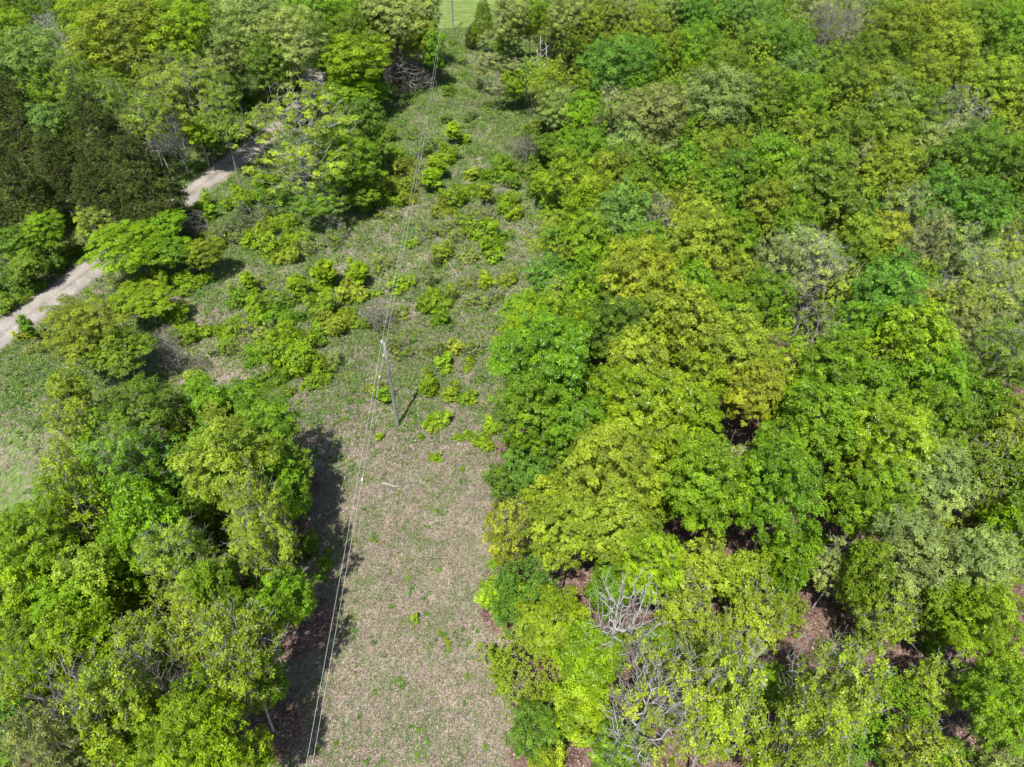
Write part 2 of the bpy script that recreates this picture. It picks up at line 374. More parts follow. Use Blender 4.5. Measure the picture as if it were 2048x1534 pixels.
#TREES
# photograph pixel (2048 wide) of the crown centre, crown radius in pixels, colour, family[, height]
T = [
# ---- left woods, top
(18,50,46,'b'),(25,5,45,'g'),(52,128,74,'m'),(112,75,48,'w','X'),(178,45,62,'b'),(240,10,55,'b'),(95,5,40,'g','M'),(272,112,100,'o','D',18.5),(352,88,76,'b','D',18),(330,180,56,'o','M',14),
(375,195,78,'o','M',16),(395,25,58,'v'),(330,15,45,'g'),(512,68,86,'p','D',18),(584,92,70,'p','D',17),(450,100,55,'p'),(640,35,58,'v'),(600,10,45,'v'),(705,140,84,'b','D',13),(690,205,62,'v','D',8),(735,190,45,'v','D',6.5),(760,110,44,'y','M',9),(845,95,34,'g','D',7),(725,30,50,'v'),
(795,55,70,'p','D',16),(835,75,45,'y','D',12),(770,25,50,'p'),(864,62,26,'v'),(850,18,40,'p'),(700,60,45,'g'),
(585,285,128,'y','Z',17.5),(695,335,70,'v','D',11),(700,275,52,'v','D',10),(655,415,60,'v','M',6),(720,400,40,'g','D',5),(735,225,40,'d'),
(45,275,76,'c','C',16),(25,395,66,'c','C',14),(125,355,50,'c','C',12),(205,300,60,'c','C',15.5),(292,390,72,'c','C',14),(205,415,52,'c','C',11.5),(110,300,30,'g','D',8),
(170,205,44,'g'),(240,215,46,'g','M'),(300,240,45,'o','M'),(150,160,50,'b','M'),(440,225,45,'b','M'),(100,250,36,'m'),(410,270,45,'b','D',9),
(430,165,40,'g'),(540,130,45,'g'),(330,215,38,'X' and 'w','X'),
(90,478,42,'v','D',7),(25,500,45,'d','D',6),(60,540,35,'g','D',5),(190,465,42,'y','M',7),(262,515,78,'b','D',7),(330,470,50,'v','D',6),(345,520,50,'v','D',5.5),(415,525,44,'o','D',5),
# ---- left middle
(165,685,84,'o','D',9),(252,712,62,'g','D',7),(290,612,58,'b','D',5.5),(130,760,40,'o','D',8),
(128,830,52,'y','M',11),(135,905,56,'y','M',12),(270,835,72,'g','D',12),(245,915,72,'v','M',13),(402,800,52,'v','D',9),(350,830,40,'g','D',9),(535,868,72,'v','D',11),
(430,925,92,'y','D',15),(545,960,50,'v','D',10),(120,975,60,'b','M',13),(90,1000,46,'o'),(265,1000,66,'v','D',14),(480,1020,60,'y','M',15),(480,800,40,'v','D',7),
# ---- left bottom
(60,1065,70,'b'),(22,1150,60,'b'),(150,1120,68,'y'),(232,1050,58,'v'),(322,1045,56,'m'),(352,1140,84,'y','M'),(530,1055,72,'y','M',15),(560,1180,52,'v','D',9),
(100,1245,68,'b'),(180,1235,56,'b'),(380,1235,70,'y','M'),(290,1260,70,'o','S'),(20,1240,50,'g'),(105,1390,92,'n','W',14.5),(290,1330,70,'n','W',14),(60,1310,50,'b','M',10),(215,1350,80,'y','S',14),(440,1290,80,'y','S',15),
(500,1340,50,'v','D',9),(10,1330,60,'b','M'),(190,1430,80,'b'),(345,1465,88,'b'),(455,1475,66,'b','D',13),(85,1515,60,'k','M'),(15,1490,60,'k','S',13),(240,1520,60,'b'),(380,1370,50,'v','M',10),(420,1140,50,'g','D',13),(300,1380,45,'v','M',9),
# ---- top centre and right of the clearing
(968,55,26,'g','C',9),(945,75,16,'c','C',4.5),(1012,38,42,'p'),(1060,22,34,'v'),(1040,68,36,'v','D',9),(1010,110,30,'v','D',7),(985,95,28,'p','M',6),(975,145,34,'k','M',7),(1000,180,30,'k','S',6),(1052,160,46,'k','M',8),(1030,165,26,'b','D',7),
(1140,95,48,'c','C',12),(1150,25,48,'p'),(1205,42,50,'o'),(1250,35,50,'p'),(1290,60,50,'o'),(1345,30,45,'p'),(1240,140,72,'e'),(1305,115,42,'v'),(1190,120,40,'e','D',12),
(1232,215,42,'k','M'),(1335,215,45,'g'),(1312,222,66,'k'),(1125,225,52,'p','D',9),(1178,232,46,'v','D',10),(1165,185,40,'g','D',9),(1108,300,44,'d','D',6),(1165,292,50,'v'),(1150,345,52,'b'),(1210,345,45,'o'),
(1250,285,46,'p'),(1098,372,36,'b','D',6),(1105,425,42,'b','D',7),(1180,385,46,'b'),(1232,420,58,'m'),(1330,430,45,'k','S'),(1290,372,44,'g'),(1292,485,54,'v'),(1112,490,42,'e','D',7),(1185,468,48,'b'),(1250,470,40,'o'),
(1390,28,50,'e'),(1400,92,50,'v'),(1470,22,40,'e'),(1440,5,30,'b'),(1510,40,48,'m'),(1500,95,45,'g'),(1560,92,52,'e'),(1592,150,44,'m'),(1665,60,62,'n','X'),(1630,20,40,'k','M'),(1715,40,40,'k','M'),(1780,65,62,'o'),(1850,45,58,'o'),(1905,105,58,'y'),(1960,45,60,'g'),
(2030,60,50,'v'),(1740,115,48,'g'),(1660,120,40,'g'),(1430,195,76,'p'),(1455,130,50,'g'),(1530,190,58,'g'),(1610,205,58,'v'),(1692,178,58,'g'),(1755,170,52,'o'),(1832,215,54,'g'),(1850,150,50,'o'),(1972,178,58,'y'),(2025,190,50,'y'),(1912,235,56,'k','S'),(2030,125,45,'g'),
(1605,275,55,'o'),(1700,262,52,'g'),(1795,215,50,'p'),(1800,280,56,'g'),(1440,300,62,'o'),(1380,330,50,'v'),(1540,315,56,'v'),(1480,360,56,'d'),(1430,380,50,'v'),(1640,355,80,'g','G'),(1705,325,46,'k'),(1782,332,56,'o'),(1862,310,52,'p'),
(1940,315,74,'d'),(2030,345,60,'d'),(1880,395,58,'e','G'),(1965,415,60,'e','G'),(1540,415,52,'o'),(1590,440,45,'v'),(1772,448,46,'Y'),(1830,412,50,'p','M'),(1400,470,78,'y'),(1485,470,50,'v'),(1620,505,58,'p','M'),(1855,480,54,'k','M'),(2022,505,58,'y','M'),(1700,410,60,'g','G'),(1700,480,50,'y'),(1940,500,56,'p','M'),(1360,395,40,'o'),
# ---- right woods, middle
(1108,545,46,'e','D',9),(1122,592,42,'y','M',8),(1155,610,36,'b','D',8),(1190,545,46,'v'),(1185,590,38,'g'),(1282,560,84,'Y','D',15),(1350,510,45,'Y'),(1052,635,52,'v','D',5.5),(1030,690,36,'v','D',4.5),(1140,655,42,'b','D',10),(1235,650,62,'d'),(1210,610,40,'v'),
(1372,530,44,'y'),(1405,570,50,'v'),(1480,545,48,'y'),(1465,600,52,'v'),(1560,525,56,'p','M'),(1545,590,55,'v','G'),(1640,535,60,'p','S'),(1765,590,76,'e','G'),(1845,570,40,'Y','M'),(1700,640,56,'v','G'),(1700,560,46,'y','M'),(1930,565,62,'p','M'),(2000,600,66,'p','M'),(1920,650,56,'p','G'),
(1300,640,60,'y'),(1390,650,78,'y'),(1480,690,84,'y'),(1395,745,60,'b'),(1500,770,60,'Y'),(1585,720,50,'Y','M'),(1640,660,56,'g','S'),(1680,750,72,'v','G'),(1830,690,80,'b','G'),(1890,740,70,'v','G'),(2005,720,66,'g','M'),(1975,800,56,'d','G'),(1745,800,80,'v','G'),(2030,660,46,'g','M'),
(1100,745,112,'v','G',15),(1060,820,70,'v','G',13),(1270,720,66,'y'),(1210,745,48,'g'),(1290,830,100,'b','G'),(1385,820,60,'b','G'),(1240,800,60,'b','G'),(1150,860,70,'v','G',13),(1560,860,50,'y','S'),(1482,875,42,'p','M'),(1600,800,56,'v'),(1650,850,84,'v','G'),(1785,880,100,'b','G'),(1900,850,72,'v','G'),
(2022,850,56,'o'),(1975,905,60,'g','S'),(2025,965,46,'o','M'),(1430,960,84,'v','G',15),(1540,1000,90,'v','G',15),(1360,900,60,'b','G'),(1580,930,66,'v','G'),(1730,980,76,'v','G'),(1880,970,78,'p','G'),(1050,925,52,'e','D',8),(1010,955,36,'d','D',6),(1090,890,48,'d','D',9),(1225,930,100,'y','D',15),(1120,960,54,'y'),(1320,940,55,'y'),
# ---- right woods, bottom
(1020,1030,54,'Y','S',11),(1130,1060,76,'y'),(1215,1030,76,'y'),(1290,1110,72,'b'),(1005,1195,46,'b','G',4.5),(1110,1250,72,'b','G',8),(1185,1310,66,'b','G',9),(1160,1420,60,'b','G',7),(1070,1475,54,'d','G',4.5),(1115,1515,42,'Y','D',5),
(1310,1370,120,'y','S',16),(1245,1205,84,'w','W',15),(1655,1320,74,'w','W',14.5),(1290,1410,105,'w','W',16),(1500,1330,60,'w','W',15),(2050,920,60,'g'),(2062,1010,60,'v'),(2062,1330,60,'b'),(1370,1170,62,'y','M'),(1410,1085,58,'y'),(1490,1110,54,'y'),(1600,1080,56,'v','G'),(1700,1090,50,'p','M'),(1840,1100,88,'p','G'),(1955,1140,72,'p','G'),(1760,1130,50,'g','G',12),
(1430,1250,66,'y','S'),(1460,1390,84,'y','S',16),(1540,1210,66,'y','S'),(1790,1210,60,'y','M'),(1710,1360,84,'y','S',16),(1900,1330,58,'y','M'),(1985,1270,76,'b'),(2005,1410,84,'v'),(1880,1460,66,'y','M'),(1600,1460,84,'y','S',15),(1545,1370,46,'v','D',6),(1320,1290,46,'v','D',6),
(2035,1080,50,'y','M'),(2035,1500,60,'p'),(1920,1180,60,'g'),(2030,1190,50,'b'),(1250,1480,60,'v','M',9),(1230,1130,50,'v'),(1950,1520,60,'v'),
]
for t_ in T:
    put(*t_[:4], *(t_[4:5] or ('D',)), h=(t_[5] if len(t_) > 5 else None))
# one-off dead wood
put(1082, 90, 22, 'w', 'N', h=10.5)
put(806, 138, 50, 'n', 'K', h=8.5)
put(314, 312, 44, 'w', 'X', h=5.5, fixed=('dead_tree', 'white dead tree with bare forking limbs against the dark cedars', 'dead tree'))
a = at(440, 455, 0)
put(0, 0, 0, 'n', 'X', X=a[0], Y=a[1], R=2.1, h=5.5, tilt=(math.radians(72), 0, math.radians(-55)), tz=.35, fixed=('fallen_tree', 'fallen brown dead tree top with splayed bare branches beside the gravel road', 'fallen tree'))

# ---- shrubs of the clearing
S = [(540,490,32,'b'),(497,488,14,'b'),(575,505,24,'y'),(475,580,22,'y','M'),(500,560,20,'y','M'),(650,540,15,'b','T'),(648,562,22,'b'),(690,572,34,'y'),(714,545,13,'b','T'),(595,567,13,'b','T'),(540,585,12,'y'),(578,600,16,'d'),(608,632,13,'d'),
(472,600,24,'v'),(495,570,9,'b','T'),(510,620,32,'b'),(555,625,26,'v'),(520,655,30,'y','M'),(458,662,32,'b'),(480,690,26,'y','M'),(410,664,15,'b'),(372,650,30,'b'),(350,628,26,'b'),(565,665,26,'b'),(575,700,46,'b'),(520,708,24,'v'),(550,752,27,'v'),(640,745,28,'b'),(655,715,26,'y','M'),(517,770,10,'v'),
(652,600,30,'b'),(668,635,30,'y'),(636,668,20,'v'),(632,640,20,'v'),(702,632,24,'b'),(752,635,30,'n','X'),(575,785,12,'g'),(760,532,22,'y','M'),(735,580,16,'b'),
(805,563,19,'b'),(800,615,18,'y','M'),(845,605,20,'b'),(885,590,32,'b'),(878,630,22,'v'),(866,560,12,'c'),(940,560,24,'o','M'),(972,562,20,'b'),(965,590,26,'y','M'),(1017,557,18,'o'),(798,688,26,'o','M'),(880,690,28,'o','M'),(912,688,20,'y'),(888,720,18,'b'),(938,722,14,'b'),
(952,690,20,'g','M'),(862,765,26,'b'),(852,775,14,'v'),(905,782,20,'b'),(934,792,17,'b'),(748,772,20,'o','M'),(770,790,18,'v'),(853,842,15,'b'),(886,832,20,'b'),(862,856,10,'y'),(925,865,14,'b'),(967,880,18,'b'),(842,872,7,'b'),(870,912,12,'b'),(758,875,9,'b'),
(872,325,13,'b','T'),(865,355,12,'b','T'),(866,370,10,'b'),(895,300,20,'b'),(900,315,12,'v'),(1005,330,32,'v'),(1010,355,12,'k','M'),(944,345,14,'y'),(952,338,12,'v'),(943,372,20,'b'),(970,378,9,'b','T'),(920,380,18,'b'),(900,395,24,'b'),(885,415,20,'o'),(1013,393,22,'b'),(1030,420,16,'b'),(955,420,26,'o','M'),
(960,450,34,'b'),(925,455,26,'o','M'),(895,445,24,'o','M'),(1010,465,14,'v'),(976,480,24,'b'),(985,505,18,'b'),(885,505,22,'y'),(875,525,10,'c'),(820,482,12,'b'),(845,460,22,'y','M'),(935,510,18,'y','M'),(755,512,26,'y','M'),(710,530,18,'b'),
(745,310,22,'b'),(780,300,24,'v'),(760,340,28,'b'),(800,330,26,'o'),(820,300,24,'v','M'),(850,280,22,'v','M'),(830,260,18,'b','M'),(735,355,22,'b'),(790,370,26,'o'),(830,350,24,'o','M'),(775,390,22,'b'),(730,390,26,'b'),(810,395,18,'o'),(765,420,14,'o','M'),(745,275,20,'v'),(770,265,20,'g'),(782,428,14,'k','M'),
(905,258,10,'b','T'),(930,275,12,'b'),(1040,270,10,'b'),(1030,290,18,'o','M'),(890,230,14,'g','M'),(940,225,16,'g','M'),(1060,330,26,'g'),(1065,370,22,'g'),(1052,300,26,'n','X'),(905,85,7,'v'),(1075,290,30,'d'),(1070,255,22,'g'),(960,200,16,'o','M'),(900,180,14,'g'),(950,165,16,'g','M'),(925,120,12,'g','M'),
(1045,750,24,'v'),(1000,720,20,'v'),(985,850,20,'b'),(960,760,12,'v','M'),(575,935,14,'v'),(500,430,38,'c','M'),(455,470,26,'o','M'),(520,455,24,'o'),(555,430,26,'b'),(410,410,22,'b'),(480,395,22,'b'),(525,352,22,'b'),(430,470,26,'g'),(590,460,26,'b'),(540,390,26,'v'),(620,490,22,'y','M'),(670,470,26,'g','M'),(480,410,22,'b'),
(45,675,16,'y'),(55,655,8,'v','T'),(70,690,18,'o','M'),(20,560,30,'d'),(10,600,26,'g'),(60,575,22,'d'),(110,525,26,'d'),(140,505,20,'g'),(250,560,30,'y','M'),(310,560,30,'b'),(380,560,26,'b'),(170,600,20,'y','M'),(420,430,16,'v'),(220,620,24,'o','M'),
(345,725,26,'n','X'),(400,720,24,'n','X'),(425,700,16,'k','M'),(330,690,26,'n','X'),(385,750,18,'y','M'),
(1000,1320,14,'b'),(990,1125,10,'v'),(640,1150,12,'v'),(650,1125,14,'v'),(620,1090,24,'d'),(655,1105,8,'b'),(1010,1375,14,'b'),(830,1240,8,'b'),(895,1285,7,'Y'),(985,1310,12,'v')]
for t_ in S:
    f_ = t_[4] if len(t_) > 4 else 'D'
    hh = None
    if f_ == 'T': hh = 3.6
    put(t_[0], t_[1], t_[2] * 1.3, t_[3], f_, h=hh, role='shrub')

road_c = [(-70, 30), (-58, 50), (-54.2, 57.9), (-50.9, 66.0), (-49.2, 70.5), (-46.6, 77), (-43.7, 84.0), (-40.0, 95.3), (-37.6, 102), (-34.5, 110), (-33, 120), (-36, 135), (-45, 150), (-60, 170), (-90, 200)]
road_c = np.array(road_c, float)
def road_dist(X, Y):
    best = np.full(np.shape(X), 1e9)
    for a, b in zip(road_c[:-1], road_c[1:]):
        ab = b - a; t = np.clip(((X - a[0]) * ab[0] + (Y - a[1]) * ab[1]) / (ab @ ab), 0, 1)
        best = np.minimum(best, np.hypot(X - a[0] - t * ab[0], Y - a[1] - t * ab[1]))
    return best
def near_road(x, y): return float(road_dist(np.array([x]), np.array([y]))[0])
# ---- fill the woods where the big crowns leave room (woods polygons in photograph pixels, on the ground)
def inpoly(x, y, P):
    c = False
    for i in range(len(P)):
        (x1, y1), (x2, y2) = P[i], P[i - 1]
        if (y1 > y) != (y2 > y) and x < (x2 - x1) * (y - y1) / (y2 - y1) + x1: c = not c
    return c
RIGHT = [(1.5, 14), (0, 24), (-.5, 36), (-.5, 47), (2.5, 60), (6.5, 75), (7.5, 92), (4, 105), (1.5, 117), (7, 142), (30, 175), (125, 185), (118, 155), (40, 14)]
LEFTN = [(-17, 14), (-17, 36), (-20, 41), (-33, 41), (-40, 28), (-34, 14)]
LEFTF = [(-14, 150), (-18, 128), (-21, 110), (-36, 112), (-47, 88), (-58, 66), (-95, 60), (-120, 175), (-20, 178)]
rng = np.random.default_rng(99)
occ = [(i['X'], i['Y'], i['R']) for _, i in THINGS if i['role'] == 'tree']
N_FILL = 0
UND = []
for poly, n in ((RIGHT, 1800), (LEFTN, 400), (LEFTF, 1100)):
    xs = [p[0] for p in poly]; ys = [p[1] for p in poly]
    for _ in range(n):
        x = rng.uniform(min(xs), max(xs)); y = rng.uniform(min(ys), max(ys))
        if not inpoly(x, y, poly) or near_road(x, y) < 3.2 or (x < -40 and y < 93) or (14 < x < 22 and 17 < y < 30): continue
        gap = min((math.hypot(x - a, y - b) / max(r, 2.2) for a, b, r in occ))
        if gap < .86: continue
        px, py, d = project(x, y, 9)
        if px < -120 or px > 2170 or py < -70 or py > 1600: continue
        near = y < 42
        r = rng.uniform(2.2, 3.4) if not near else rng.uniform(1.6, 2.8)
        h = rng.uniform(9.0, 13.0) if not near else rng.uniform(4, 9.5)
        if near and rng.random() < .2: continue
        occ.append((x, y, r)); UND.append((x, y, r, h)); N_FILL += 1
LOW = []
for poly, n in ((RIGHT, 520), (LEFTN, 90), (LEFTF, 620)):
    xs = [p[0] for p in poly]; ys = [p[1] for p in poly]
    for _ in range(n):
        x = rng.uniform(min(xs), max(xs)); y = rng.uniform(min(ys), max(ys))
        if not inpoly(x, y, poly) or near_road(x, y) < 2.8 or (y < 48 and rng.random() < .3): continue
        px, py, d = project(x, y, 1)
        if px < -60 or px > 2110 or py < -40 or py > 1570: continue
        LOW.append((x, y, rng.uniform(.7, 1.8), rng.uniform(.8, 2.6)))
def understory():
    Vs, Fs, Cs, Ws = [], [], [], []; off = 0
    def crown(x, y, r, h, low):
        k = 26 if low else 44; u = sph(rng, k * 2); u = u[u[:, 2] > (-.1 if low else -.7)][:k]
        rag = rng.uniform(.55, 1.1, len(u)); rz = h * .85 if low else min(r * 1.2, h * .45); cz = h * .12 if low else h - rz
        L0 = u * rag[:, None] * np.array([r, r, rz]) + np.array([x, y, cz + gz(x, y)])
        n = 13 if low else 15; c = np.repeat(L0, n, 0) + sph(rng, len(u) * n) * rng.uniform(.4, 1, (len(u) * n, 1)) * (r * .26 + .12)
        c[:, 2] = np.maximum(c[:, 2], gz(c[:, 0], c[:, 1]) + .08)
        return rosettes(rng, c, sph(rng, len(c)) * .5 + np.array([0, 0, .7]), np.full(len(c), .5), 5, .20 if not low else .15, .11 if not low else .085)
    for lst, low in ((UND, False), (LOW, True)):
        for x, y, r, h in lst:
            V, F_, tt = crown(x, y, r, h, low); cb = np.array(PAL[R_.choice('gvovgydbe')][0]) * R_.uniform(.8, 1.1)
            Vs.append(V); Fs.append(F_ + off); off += len(V); Cs.append(cb * (.6 + .8 * tt[:, None]))
            g = gz(x, y); n = 3; ang = rng.uniform(0, 6.28, n); P0 = np.array([[x, y, g - .2]] * n); P1_ = np.stack([x + np.cos(ang) * r * .5, y + np.sin(ang) * r * .5, np.full(n, g + h * .75)], 1)
            tr_ = .02 if low else .07
            V, F_ = tubes(P0, P1_, np.full(n, tr_), np.full(n, tr_ * .3), 4); Vs.append(V); Fs.append(F_ + off); off += len(V); Cs.append(np.tile(np.array([.14, .12, .10]), (len(F_), 1)))
    C_ = np.concatenate(Cs)
    me = mesh_np('understory', np.concatenate(Vs), np.concatenate(Fs), TUFT, {'cr': C_[:, 0], 'cg': C_[:, 1], 'cb': C_[:, 2]})
    tag(link('understory', me), 'green undergrowth and crowded young growth filling the woods between the larger trees', 'undergrowth', kind='stuff')
understory()
print('trees', len(T), 'shrubs', len(S), 'fill', N_FILL, 'low', len(LOW))

# ------------------------------------------------------------------ ground sheet
xs = np.concatenate([np.linspace(-1500, -130, 14)[:-1], np.arange(-130, 130.01, .8), np.linspace(130, 1500, 14)[1:]])
ys = np.concatenate([np.linspace(-600, -10, 8)[:-1], np.arange(-10, 190.01, .8), np.linspace(190, 2500, 16)[1:]])
GX, GY = np.meshgrid(xs, ys); nx, ny = len(xs), len(ys)
GZ = gz(GX, GY) * 1.0
TP = np.array([(i['X'], i['Y'], i['R']) for _, i in THINGS if i['role'] != 'shrub'])
def forest_amt(X, Y):
    out = np.zeros(np.shape(X))
    for x, y, r in TP:
        m = (np.abs(X - x) < r * 1.6) & (np.abs(Y - y) < r * 1.6)
        out[m] = np.maximum(out[m], 1 - np.clip((np.hypot(X[m] - x, Y[m] - y) / r - .75) / .6, 0, 1))
    return out
def poly_mask(X, Y, P):
    c = np.zeros(X.shape, bool)
    for i in range(len(P)):
        (x1, y1), (x2, y2) = P[i], P[i - 1]
        c ^= ((y1 > Y) != (y2 > Y)) & (X < (x2 - x1) * (Y - y1) / (y2 - y1 + 1e-9) + x1)
    return c
FA = forest_amt(GX, GY)
for P_ in ([(-1, -20)] + RIGHT[:-3] + [(70, 500), (900, 500), (900, -20)], [(-17.5, -20)] + LEFTN[:-1] + [(-44, -20)]): FA = np.maximum(FA, poly_mask(GX, GY, P_) * .9)
FA = FA * np.interp(GY, [48, 70], [1, .25]) * (1 - .75 * ((GX < -17) & (GY > 41))); RD = road_dist(GX, GY); FA = FA * np.clip((RD - 2.5) / 1.5, 0, 1)
def green_amt(X, Y):
    g = np.interp(Y, [10, 30, 45, 60, 80, 100, 120, 140, 150, 170], [.50, .54, .58, .72, .76, .90, 1.0, .9, 1.2, 1.3])
    g = g + .35 * np.clip((Y - 66) / 10, 0, 1) * np.clip((-22 - X) / 6, 0, 1) + .3 * np.clip((Y - 60) / 10, 0, 1) * np.clip((X - 6) / 4, 0, 1)
    g = g + .38 * np.clip((-34 - X) / 6, 0, 1) * np.clip((64 - Y) / 10, 0, 1)
    return g
GR = green_amt(GX, GY)
me = bpy.data.meshes.new('ground'); V = np.stack([GX, GY, GZ], -1).reshape(-1, 3)
ii, jj = np.meshgrid(np.arange(nx - 1), np.arange(ny - 1)); b0 = (jj * nx + ii).ravel()
Fq = np.stack([b0, b0 + 1, b0 + 1 + nx, b0 + nx], -1)
def ground_material():
    m, t, N, L = nm('ground_soil'); out = nd(t, 'ShaderNodeOutputMaterial'); p = nd(t, 'ShaderNodeBsdfPrincipled')
    p.inputs['Roughness'].default_value = .95; p.inputs['Specular IOR Level'].default_value = .15
    tc = nd(t, 'ShaderNodeTexCoord')
    def noise(scale, detail=3, rough=.6, sx=1, sy=1):
        mp = nd(t, 'ShaderNodeMapping'); mp.inputs['Scale'].default_value = (sx, sy, 1); L.new(tc.outputs['Object'], mp.inputs[0])
        n = nd(t, 'ShaderNodeTexNoise'); n.inputs['Scale'].default_value = scale; n.inputs['Detail'].default_value = detail; n.inputs['Roughness'].default_value = rough
        L.new(mp.outputs[0], n.inputs[0]); return n.outputs[0]
    def ramp(src, pts):
        r = nd(t, 'ShaderNodeValToRGB'); r.color_ramp.interpolation = 'LINEAR'
        while len(r.color_ramp.elements) < len(pts): r.color_ramp.elements.new(.5)
        for e, (q, c) in zip(r.color_ramp.elements, pts): e.position = q; e.color = (*c, 1)
        L.new(src, r.inputs[0]); return r.outputs[0]
    def mix(f, a, b):
        x = nd(t, 'ShaderNodeMix', data_type='RGBA')
        if isinstance(f, float): x.inputs['Factor'].default_value = f
        else: L.new(f, x.inputs['Factor'])
        L.new(a, x.inputs['A']); L.new(b, x.inputs['B']); return x.outputs['Result']
    def math_(op, a, b):
        x = nd(t, 'ShaderNodeMath', operation=op); x.use_clamp = False
        for k, v in enumerate((a, b)):
            if isinstance(v, (int, float)): x.inputs[k].default_value = v
            else: L.new(v, x.inputs[k])
        return x.outputs[0]
    fine = noise(5.5, 6, .8); streak = noise(4.5, 5, .75, 1, .35)
    tan = ramp(fine, [(.32, (.10, .075, .05)), (.44, (.24, .17, .135)), (.54, (.37, .285, .24)), (.68, (.55, .45, .40))])
    tan2 = ramp(streak, [(.3, (.09, .075, .055)), (.46, (.21, .175, .13)), (.56, (.32, .275, .22)), (.70, (.42, .37, .31))])
    dry = mix(ramp(noise(.35, 3), [(.4, (0, 0, 0)), (.6, (1, 1, 1))]), tan, tan2)
    dv = nd(t, 'ShaderNodeHueSaturation'); dm = nd(t, 'ShaderNodeMapRange'); dm.inputs['From Min'].default_value = .38; dm.inputs['From Max'].default_value = .62; dm.inputs['To Min'].default_value = .7; dm.inputs['To Max'].default_value = 1.2
    L.new(noise(.28, 6, .7), dm.inputs[0]); L.new(dm.outputs[0], dv.inputs['Value']); L.new(dry, dv.inputs['Color']); dry = dv.outputs[0]
    grn = ramp(streak, [(.28, (.035, .065, .014)), (.46, (.11, .19, .035)), (.6, (.19, .28, .06)), (.75, (.34, .38, .13))])
    at_g = nd(t, 'ShaderNodeAttribute', attribute_name='green'); at_f = nd(t, 'ShaderNodeAttribute', attribute_name='forest')
    big = noise(.22, 4, .6); mid = noise(1.3, 5, .7)
    s = math_('ADD', math_('MULTIPLY', big, 1.5), math_('MULTIPLY', mid, 1.9)); s = math_('ADD', s, math_('MULTIPLY', fine, 1.2))
    s = math_('ADD', math_('ADD', s, -2.72), at_g.outputs['Fac'])
    gm = nd(t, 'ShaderNodeMapRange'); gm.inputs['From Min'].default_value = .22; gm.inputs['From Max'].default_value = .62; L.new(s, gm.inputs[0])
    gm.inputs['To Max'].default_value = .92
    c = mix(gm.outputs[0], dry, grn)
    lit = ramp(noise(7, 6, .8), [(.34, (.035, .022, .016)), (.46, (.13, .080, .060)), (.56, (.25, .165, .13)), (.68, (.42, .31, .26))])
    lv = nd(t, 'ShaderNodeHueSaturation'); lm = nd(t, 'ShaderNodeMapRange'); lm.inputs['From Min'].default_value = .35; lm.inputs['From Max'].default_value = .65; lm.inputs['To Min'].default_value = .45; lm.inputs['To Max'].default_value = 1.15
    L.new(noise(.9, 5, .7), lm.inputs[0]); L.new(lm.outputs[0], lv.inputs['Value']); L.new(lit, lv.inputs['Color']); lit = lv.outputs[0]
    fm = nd(t, 'ShaderNodeMapRange'); fm.inputs['From Min'].default_value = .3; fm.inputs['From Max'].default_value = .75
    L.new(math_('ADD', at_f.outputs['Fac'], math_('MULTIPLY', math_('ADD', mid, -.5), .8)), fm.inputs[0])
    c = mix(fm.outputs[0], c, lit)
    mown = ramp(noise(1.1, 6, .7, .35, 1.6), [(.3, (.07, .12, .025)), (.46, (.13, .20, .04)), (.56, (.19, .24, .07)), (.68, (.30, .29, .17))])
    at_m = nd(t, 'ShaderNodeAttribute', attribute_name='field'); c = mix(at_m.outputs['Fac'], c, mown)
    L.new(c, p.inputs['Base Color'])
    bp = nd(t, 'ShaderNodeBump'); bp.inputs['Strength'].default_value = .9; bp.inputs['Distance'].default_value = .12; L.new(fine, bp.inputs['Height'])
    L.new(bp.outputs[0], p.inputs['Normal']); L.new(p.outputs[0], out.inputs[0]); return m
gm_ = mesh_np('ground', V, Fq, ground_material(), smooth=True)
for nme, arr_ in (('green', GR), ('forest', FA), ('field', np.clip((GY + 1.5 * np.sin(GX * .3) - 138) / 14, 0, 1))):
    a_ = gm_.attributes.new(nme, 'FLOAT', 'POINT'); a_.data.foreach_set('value', arr_.astype(np.float32).ravel())
tag(link('ground', gm_), kind='structure')

